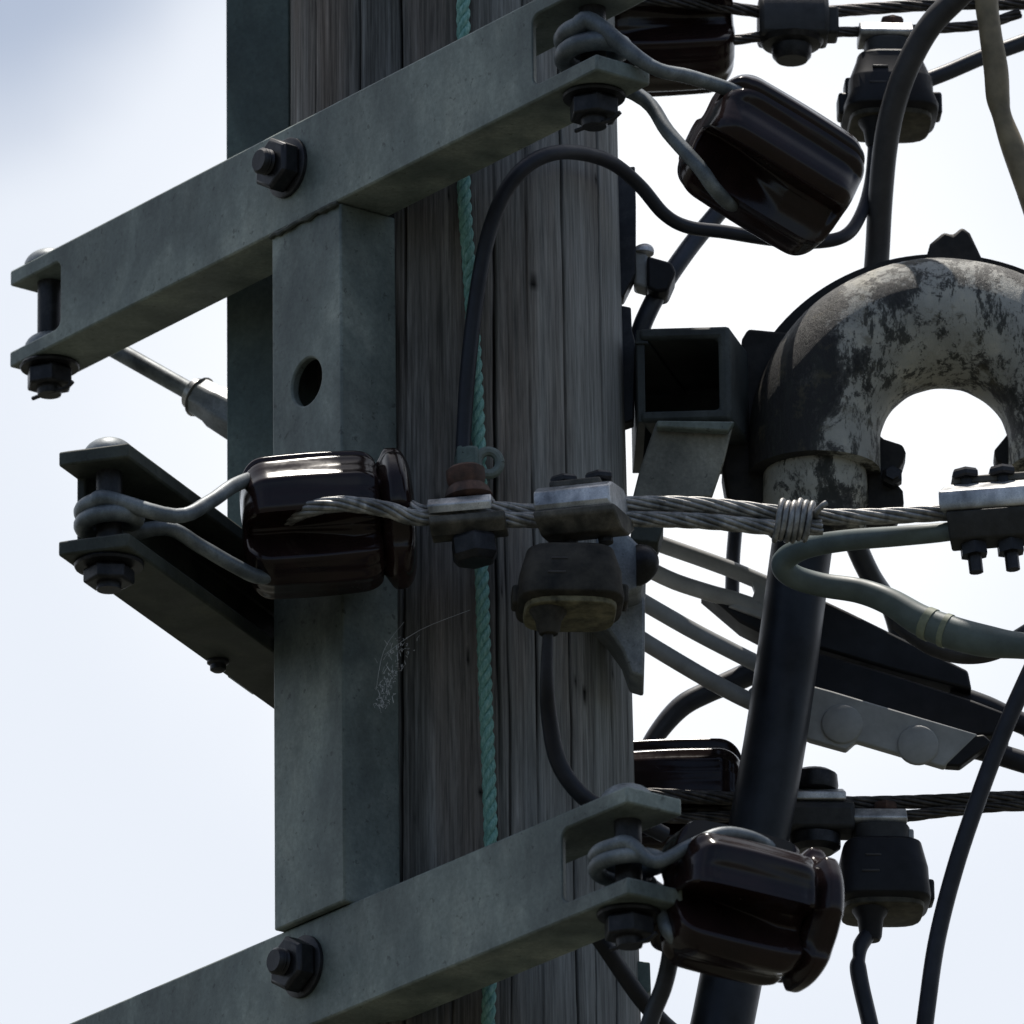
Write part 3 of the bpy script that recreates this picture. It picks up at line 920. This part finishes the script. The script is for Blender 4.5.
lug([(924, 264), (930, 243), (944, 231), (953, 234), (962, 226), (970, 232), (986, 266)], 8, 34)
lug([(790, 332), (748, 328), (742, 338), (741, 346), (734, 356), (727, 378), (722, 400), (724, 440), (722, 470), (728, 505), (765, 508), (775, 440), (780, 380)], 0, 40)
lug([(872, 428), (884, 438), (903, 444), (906, 452), (903, 462), (898, 470), (898, 484), (903, 490), (904, 502), (896, 520), (864, 520), (866, 480)], 4, 34)
lug([(1014, 425), (1004, 438), (994, 450), (996, 460), (1000, 462), (1002, 478), (1020, 486), (1030, 450)], 4, 34)
m = MB(); G = Frame(P(735, 408, -6), V((1, -.3, 0)), V((0, 0, 1)), V((-.3, -1, 0))); lathe(m, G, [(13, -4), (13, 6), (8, 10), (8, 16)], seg=6); build('lug_bolt', m, M['bolt'], pb, sharp=25)
m = MB(); G = Frame(P(892, 478, 0), (1, 0, 0), (0, 0, 1), (0, -1, 0)); lathe(m, G, [(11, -4), (11, 8), (7, 10), (7, 16)], seg=6); build('lug_bolt', m, M['bolt'], pb, sharp=25)

m = MB()
end = P(700, 1110, -8)
tube(m, PP([(806, 522, 0), (800, 560, 0), (775, 742, -4), (727, 1000, -8), (712, 1070, -8)]) + [V((end.x, end.y, end.z - .05)), V((end.x - .006, end.y, end.z - .5)), V((end.x - .006, end.y, .0))], [30.5, 30.5, 31, 31, 31, 31, 31, 31], seg=36)
tag(build('riser_pipe', m, M['pipe']), 'thick black pipe slanting down from the cast bend to the bottom edge', 'pipe')

# ------------------------------------------------------------------ steel pieces at the pole's right
M['bracket_black'] = m_metal('interior_shade_steel', (.022, .027, .028), (.04, .047, .048), (.07, .08, .08), (.5, .75), .15, 14, .5)  # near-black colour carries the shade inside the open channel
hb = root('pole_bracket', P(680, 420, -10), 'short dark steel channel bracket between the pole and the cast bend', 'bracket')
F = Frame(P(640, 422, -60), (math.cos(.12), math.sin(.12) * -1, -.03), (.28, 1, 0), (0, 0, 1))
bm = cells(F, [-42, 0, 79, 91], [0, 150, 162], [0, 12, 88, 101], lambda i, j, k: (i == 2) or (j == 1) or (k == 2 and i > 0) or (k == 0 and i > 0))
build('channel', bm_to_mb(bm, F), M['bracket_black'], hb, bevel=4, sharp=30)
m = MB()
prism(m, [F(-3, 3, 1), F(-3, 3, 100), F(-48, 152, 100), F(-48, 152, 1)], [F(5, 3, 1), F(5, 3, 100), F(-38, 152, 100), F(-38, 152, 1)])
prism(m, [F(-3.5, 1, 87.4), F(9, 1, 87.4), F(9, 149, 87.4), F(-47, 149, 87.4)], [F(-3.5, 1, 84), F(9, 1, 84), F(9, 149, 84), F(-47, 149, 84)])
build('side_plate', m, M['bracket_black'], hb, bevel=1)
m = MB(); pix_prism(m, [(656, 422), (734, 421), (724, 462), (712, 497), (632, 500), (640, 468)], -66, 14, V((0, 0, 3))); build('gusset', m, M['gusset'], hb, bevel=2)
m = MB(); pix_prism(m, [(657, 420), (735, 421), (728, 431), (656, 427)], -80, 12); build('lip', m, M['steel'], hb, bevel=2)

m = MB(); pix_prism(m, [(611, 168), (635, 166), (636, 205), (636, 272), (624, 296), (612, 300)], -14, 24)
tag(build('strap_plate', m, M['bolt'], bevel=1.5), 'narrow black upright strap against the pole\'s right edge below the upper crossarm', 'strap')
ct = root('cable_cleat', P(655, 270, 10), 'small dark cleat holding a cable off the pole\'s right edge', 'cleat')
m = MB(); pix_prism(m, [(633, 250), (648, 254), (648, 288), (634, 284)], -4, 26); build('base', m, M['plastic_grey'], ct, bevel=3)
m = MB(); pix_prism(m, [(647, 255), (672, 262), (676, 272), (668, 290), (656, 292), (647, 287)], -14, 40); build('block', m, M['black'], ct, bevel=3)
m = MB(); dome(m, Frame(P(642, 254, 4), (1, 0, 0), (0, 1, 0), (0.3, 0, 1)), 0, 12, 11); build('screw', m, M['alu'], ct, sharp=50)
m = MB(); pix_prism(m, [(621, 305), (631, 307), (632, 330), (636, 345), (634, 420), (622, 424)], -10, 22)
tag(build('strap_plate', m, M['bolt'], bevel=1.5), 'thin black strap against the pole\'s right edge, beside the dark channel bracket', 'strap')

ps = root('pole_hook', P(625, 600, -110), 'pale grey steel hook plate clasping the pole\'s right edge at mid height', 'hook plate')
m = MB(); pix_prism(m, [(596, 526), (615, 527), (628, 533), (640, 545), (646, 575), (640, 590), (614, 598), (600, 590), (596, 560)], -190, 70); build('block', m, M['galv_pale'], ps, bevel=4)
m = MB(); pix_prism(m, [(598, 592), (640, 585), (645, 600), (645, 640), (644, 677), (630, 673), (622, 650), (608, 630), (592, 618), (584, 610)], -150, 60); build('hook', m, M['galv_pale'], ps, bevel=3)
m = MB(); dome(m, Frame(P(636, 566, -190), (0, 0, 1), (0, 1, 0), (1, -.35, .05)), 0, 21, 24); build('bolt', m, M['bolt'], ps, sharp=50)
m = MB(); pix_prism(m, [(632, 521), (664, 525), (658, 543), (630, 540)], -120, 40); build('tongue', m, M['steel_old'], ps, bevel=2)
m = MB(); pix_prism(m, [(632, 960), (650, 962), (651, 990), (640, 1000), (632, 1040), (622, 1040)], -20, 24)
tag(build('strap_plate', m, M['steel_dark'], bevel=1.5), 'small grey strap end at the pole\'s right edge below the lower crossarm', 'strap')

# stay rod behind the upper arm's left end
F = axis_frame(P(95, 338, 260), P(262, 432, 170))
t = root('stay_rod', F.o, 'pale grey stay rod with a threaded fitting, between the upper crossarm and the rear post', 'stay rod')
L = (P(262, 432, 170) - F.o).length / U
m = MB(); lathe(m, F, [(9.5, 0), (9.5, L * .62)], seg=20); build('rod', m, M['rod'], t)
m = MB(); lathe(m, F, [(12, L * .58), (17, L * .59), (17, L * .62), (22, L * .63)], seg=20); build('collar', m, M['alu'], t, sharp=30)
m = MB(); lathe(m, F, [(21, L * .632), (22, L * .72), (25, L * .76), (27, L * .9), (24, L)], seg=8); build('fitting', m, M['galv_pale'], t, bevel=2, sharp=25)

# ------------------------------------------------------------------ rope and cobweb
m = MB(); stranded(m, PP([(462, -140, -176), (463, -20, -176), (464, 100, -177), (464, 190, -178), (470, 280, -178), (476, 380, -180), (480, 480, -181), (482, 580, -181), (485, 680, -182), (489, 780, -183), (491, 860, -183), (490, 960, -184), (488, 1060, -184), (489, 1300, -186)]), 7.4, 3, 42, seg=9)
tag(build('rope', m, M['rope'], sharp=60), 'thin green twisted rope hanging down the front of the pole', 'rope')
m = MB()
rnd = random.Random(3)
for i in range(150):
    k = rnd.random() ** 1.3
    x = 380 + 22 * k + rnd.gauss(0, 3.5 + 5 * k); y = 706 - 66 * k + rnd.gauss(0, 4)
    y0 = -232 + 12 * k
    tube(m, PP([(x, y, y0), (x + rnd.uniform(-1.5, 2), y + rnd.uniform(-3, 2), y0 + 2), (x + rnd.uniform(-2, 3), y + rnd.uniform(-5, 2), y0 + 3)]), rnd.uniform(.1, .3), seg=4, smooth=2)
for q in ([(384, 655, -230), (420, 630, -205), (470, 610, -186)], [(376, 690, -228), (384, 650, -230), (404, 622, -212)]):
    tube(m, PP(q), .18, seg=4, smooth=4)
cw = build('cobweb', m, M['web']); cw['kind'] = 'stuff'
tag(cw, 'torn pale cobweb on the steel post\'s right corner', 'cobweb')


# ------------------------------------------------------------------ cables
def cable(pts, r, mat, label, name='cable', seg=16):
    m = MB(); tube(m, PP(pts), r, seg=seg)
    return tag(build(name, m, M[mat]), label, 'cable')


cable([(866, 330, 84), (874, 285, 82), (877, 258, 78), (880, 205, 60), (885, 150, 40), (893, 108, 24), (908, 65, 10), (930, 26, 0), (958, -3, -5), (1010, -50, -10), (1150, -140, -20)], 12.6, 'cable_brown', 'thick dark cable curving up from behind the cast bend to the top edge')
gc = root('cable', P(900, 600, -200), 'thick grey-green cable looping back across the black pipe, with two tape bands', 'cable')
GP = [(1040, 520, -262), (1000, 524, -262), (945, 532, -258), (900, 536, -240), (850, 540, -205), (812, 546, -170), (790, 555, -150), (783, 566, -138), (795, 577, -128), (822, 585, -124), (860, 591, -130), (890, 602, -140), (920, 620, -150), (950, 632, -158), (985, 641, -165), (1024, 646, -170), (1100, 652, -180), (1500, 668, -200)]
m = MB(); tube(m, PP(GP), [9, 9, 9.4, 10, 10.5, 11, 11.5, 12, 12, 12, 12.5, 13.5, 15.5, 16.4, 16, 13, 12, 12], seg=20); build('sheath', m, M['cable_grey'], gc)
GR = [9, 9, 9.4, 10, 10.5, 11, 11.5, 12, 12, 12, 12.5, 13.5, 15.5, 16.4, 16, 13, 12, 12]
gpath = catmull(PP(GP), 24); grad = [v.x for v in catmull([V((a, 0, 0)) for a in GR], 24)]
for (px, py, hw) in ((929, 624, 5), (947, 631, 4)):
    q = P(px, py, -153)
    k = min(range(len(gpath)), key=lambda i: (gpath[i] - q).length)
    ii = [i for i in range(len(gpath)) if abs((gpath[i] - gpath[k]).length) < hw * U]
    m = MB(); tube(m, [gpath[i] for i in ii], [grad[i] + .9 for i in ii], seg=24, smooth=1); build('tape_band', m, M['tape'], gc)
cable([(984, -120, -20), (986, -10, -26), (990, 30, -28), (996, 70, -30), (998, 98, -30), (1002, 116, -31), (1012, 145, -32), (1026, 185, -34), (1050, 250, -36), (1110, 380, -40)], [12, 12, 11.5, 12.5, 12, 10, 12, 12, 12, 12], 'cable_tan', 'tan kinked cable hanging down at the top right corner')
cable([(1300, -60, 160), (1080, 20, 130), (1024, 42, 122), (985, 56, 116), (945, 73, 110), (905, 88, 104)], 8.4, 'cable_blue', 'black cable running from the upper bell connector out of the right edge')
cable([(775, 148, 60), (745, 178, 52), (720, 210, 45), (692, 244, 32), (668, 278, 18), (650, 308, 14), (638, 342, 20), (634, 400, 40)], 9.5, 'cable_blue', 'black cable held by the cleat, slanting down from behind the tilted insulator')
cable([(1090, 560, -220), (1055, 620, -214), (1030, 672, -210), (1005, 728, -206), (982, 788, -204), (957, 862, -202), (938, 935, -200), (928, 1000, -200), (922, 1060, -200), (915, 1200, -200)], 8.6, 'cable', 'black cable sweeping down from the right edge to the bottom edge')
cable([(640, 790, 130), (646, 755, 130), (660, 730, 132), (682, 706, 134), (708, 692, 136), (740, 678, 138), (775, 662, 140)], [9, 9, 10, 11, 11, 12, 12], 'cable_blue', 'short black cable bending up from the rear insulator behind the pale prongs')
cable([(738, 440, 110), (737, 480, 112), (736, 520, 114), (733, 560, 116), (732, 604, 118)], 7.2, 'cable_blue', 'thin dark upright cable left of the black pipe, behind the line wire')
cable([(840, 500, 60), (854, 540, 80), (870, 575, 110), (888, 602, 140), (898, 630, 160), (902, 660, 175)], [9, 11, 11, 10, 10, 10], 'cable_blue', 'short dark cable dropping from the cast bend to the black splice')
cable([(898, 622, 10), (912, 634, 4), (935, 648, 0), (962, 655, 0), (992, 652, 0), (1022, 636, 0), (1060, 610, 0), (1150, 540, 0)], 9, 'cable_brown', 'black cable sagging just below the taped grey-green cable')
cable([(640, 880, -470), (660, 893, -440), (669, 920, -400), (671, 950, -380), (664, 985, -370), (652, 1016, -360), (640, 1060, -350), (630, 1150, -340)], [7, 7.6, 8.4, 8.6, 8.6, 8.6, 8.6, 8.6], 'cable_blue', 'black cable curving down beside the pole under the ribbed insulator')
cable([(590, 925, -300), (606, 948, -290), (622, 972, -270), (642, 1000, -250), (662, 1022, -230), (700, 1060, -200), (760, 1150, -180)], 8.4, 'cable', 'black cable crossing down right from under the lower crossarm\'s fork')


# ------------------------------------------------------------------ dead-end wedge splices behind the pipe
ws = root('wedge_splice', P(880, 690, 130), 'long black wedge splice with a pale forked bail, slanting behind the black pipe', 'splice')
m = MB(); pix_prism(m, [(700, 588), (748, 606), (812, 594), (850, 612), (968, 670), (972, 690), (900, 672), (812, 646), (775, 640), (740, 622)], 96, 44); build('upper_half', m, M['black'], ws, bevel=3)
m = MB(); pix_prism(m, [(770, 640), (812, 650), (900, 676), (974, 700), (1010, 714), (1010, 734), (962, 736), (880, 712), (804, 688), (770, 676)], 90, 56); build('lower_half', m, M['black'], ws, bevel=3)
m = MB(); tube(m, PP([(950, 694, 124), (985, 706, 124), (1024, 724, 126), (1100, 752, 132), (1700, 960, 180)]), 11, seg=16); build('lead', m, M['cable'], ws)
m = MB()
tube(m, PP([(640, 536, 96), (660, 544, 96), (700, 558, 97), (735, 571, 98), (775, 588, 100)]), 8.5, seg=14)
tube(m, PP([(650, 570, 94), (676, 582, 94), (710, 593, 96), (735, 600, 98), (775, 614, 100)]), 8.5, seg=14)
pix_prism(m, [(742, 576), (752, 577), (800, 596), (800, 632), (744, 612), (728, 606), (736, 603), (752, 598), (755, 590), (752, 582)], 92, 16)
build('bail', m, M['plastic_grey'], ws, bevel=2)

ws = root('wedge_splice', P(880, 730, 60), 'pale grey wedge splice with two round bosses, under the black one', 'splice')
m = MB(); pix_prism(m, [(745, 694), (800, 682), (830, 690), (880, 705), (978, 734), (944, 767), (856, 741), (846, 750), (810, 740), (752, 712)], 62, 12)
pl = build('plate', m, M['plastic_grey'], ws, bevel=2)
for (x, y) in ((842, 724), (918, 745)):
    m = MB(); lathe(m, Frame(P(x, y, 61), (1, 0, -.3), (0.3, 0, 1), (0, -1, 0)), [(21, -2), (20.5, .9), (19, 1.8)], seg=28); build('boss', m, M['plastic_grey'], pl, sharp=50)
m = MB(); pix_prism(m, [(950, 738), (984, 734), (992, 742), (960, 766), (944, 765)], 63, 16); build('end_block', m, M['black'], ws, bevel=2)
m = MB(); tube(m, PP([(960, 745, 90), (990, 752, 92), (1030, 764, 94), (1120, 790, 100), (1700, 980, 150)]), 11, seg=16); build('lead', m, M['cable'], ws)
m = MB()
tube(m, PP([(630, 594, 60), (648, 605, 60), (690, 629, 62), (730, 650, 64), (778, 674, 66)]), 8.5, seg=14)
tube(m, PP([(630, 632, 58), (650, 645, 58), (690, 669, 60), (720, 686, 62), (752, 702, 64), (790, 716, 66)]), 8.8, seg=14)
pix_prism(m, [(748, 690), (760, 680), (766, 672), (800, 686), (800, 722), (762, 708)], 58, 14)
build('bail', m, M['plastic_grey'], ws, bevel=2)

# ------------------------------------------------------------------ daylight
SUN_EL = math.radians(76.5); SUN_AZ = math.radians(-8)     # azimuth from +y towards +x
sd = V((math.cos(SUN_EL) * math.sin(SUN_AZ), math.cos(SUN_EL) * math.cos(SUN_AZ), math.sin(SUN_EL)))
sl = bpy.data.lights.new('sun', 'SUN'); sl.energy = 4.0; sl.angle = math.radians(.55); sl.color = (1, .94, .86)
so = bpy.data.objects.new('sun', sl); COL.objects.link(so); so.rotation_euler = sd.to_track_quat('Z', 'Y').to_euler(); so.location = (0, 0, 20)

wd = bpy.data.worlds.new('World'); sc.world = wd; wd.use_nodes = True
nt = wd.node_tree; nd = nt.nodes; lk = nt.links
bg = nd['Background']; out = nd['World Output']
sky = nd.new('ShaderNodeTexSky'); sky.sky_type = 'NISHITA'; sky.sun_disc = False
sky.sun_elevation = SUN_EL; sky.sun_rotation = SUN_AZ; sky.air_density = 1; sky.dust_density = 2.0; sky.ozone_density = 1
tc = nd.new('ShaderNodeTexCoord')


def math_(op, a, b=None, clamp=False):
    m = nd.new('ShaderNodeMath'); m.operation = op; m.use_clamp = clamp
    for i, x in enumerate((a, b)):
        if x is None: continue
        if hasattr(x, 'is_linked'): lk.new(x, m.inputs[i])
        else: m.inputs[i].default_value = x
    return m.outputs[0]


def dotdir(d):
    v = nd.new('ShaderNodeVectorMath'); v.operation = 'DOT_PRODUCT'; lk.new(tc.outputs['Generated'], v.inputs[0]); v.inputs[1].default_value = tuple(d.normalized())
    return v.outputs['Value']


def mrange(x, a, b, c, d, smooth=True):
    m = nd.new('ShaderNodeMapRange'); m.interpolation_type = 'SMOOTHSTEP' if smooth else 'LINEAR'
    lk.new(x, m.inputs[0])
    for i, v in enumerate((a, b, c, d)): m.inputs[i + 1].default_value = v
    return m.outputs[0]


def angdist(d):
    v = nd.new('ShaderNodeVectorMath'); v.operation = 'DISTANCE'; lk.new(tc.outputs['Generated'], v.inputs[0]); v.inputs[1].default_value = tuple(d.normalized())
    return v.outputs['Value']


nz = nd.new('ShaderNodeTexNoise'); nz.inputs['Scale'].default_value = 3.0; nz.inputs['Detail'].default_value = 8; lk.new(tc.outputs['Generated'], nz.inputs[0])
nf = nd.new('ShaderNodeTexNoise'); nf.inputs['Scale'].default_value = 26; nf.inputs['Detail'].default_value = 5; nf.inputs['Roughness'].default_value = .5; lk.new(tc.outputs['Generated'], nf.inputs[0])
# the bank of bright cloud in front of the camera, thinning to broken sky behind it
bank = mrange(dotdir(V((.05, .93, .38))), .05, .85, 0, 1)
cov = math_('ADD', math_('MULTIPLY', bank, 1.1), mrange(nz.outputs['Fac'], .5, .7, 0, .15), clamp=True)
gap_dir = FWD + RGT * ((-70 - 512) * U / DIST) + UPV * ((512 + 150) * U / DIST)
gap = math_('ADD', angdist(gap_dir), math_('MULTIPLY', math_('SUBTRACT', nf.outputs['Fac'], .5), .03))
gapm = mrange(gap, .013, .036, .36, 1)
cov = math_('MULTIPLY', cov, gapm)
hot_dir = FWD + RGT * ((640 - 512) * U / DIST) + UPV * ((512 - 380) * U / DIST)
hot = math_('ADD', angdist(hot_dir), math_('MULTIPLY', math_('SUBTRACT', nf.outputs['Fac'], .5), .02))
hotm = mrange(hot, .012, .062, 1, 0)
nmix = nd.new('ShaderNodeMix'); nmix.data_type = 'RGBA'; lk.new(hotm, nmix.inputs[0])
nmix.inputs[6].default_value = (.83, .88, .965, 1); nmix.inputs[7].default_value = (1.08, 1.10, 1.13, 1)
SKY = .10
skm = nd.new('ShaderNodeMix'); skm.data_type = 'RGBA'; skm.blend_type = 'MULTIPLY'; skm.inputs[0].default_value = 1
lk.new(sky.outputs[0], skm.inputs[6]); skm.inputs[7].default_value = (SKY, SKY, SKY, 1)
fin = nd.new('ShaderNodeMix'); fin.data_type = 'RGBA'; lk.new(cov, fin.inputs[0]); lk.new(skm.outputs[2], fin.inputs[6]); lk.new(nmix.outputs[2], fin.inputs[7])
lk.new(fin.outputs[2], bg.inputs[0]); bg.inputs[1].default_value = 1.0

# ------------------------------------------------------------------ output settings
sc.render.engine = 'CYCLES'
sc.view_settings.view_transform = 'Standard'; sc.view_settings.look = 'None'
sc.view_settings.exposure = 0.0; sc.view_settings.gamma = 1.0
sc.cycles.use_denoising = True
sc.cycles.max_bounces = 6
sc.cycles.sample_clamp_indirect = 3.0; sc.cycles.sample_clamp_direct = 8.0
sc.cycles.filter_width = 1.5
sc.render.resolution_x = 1024; sc.render.resolution_y = 1024
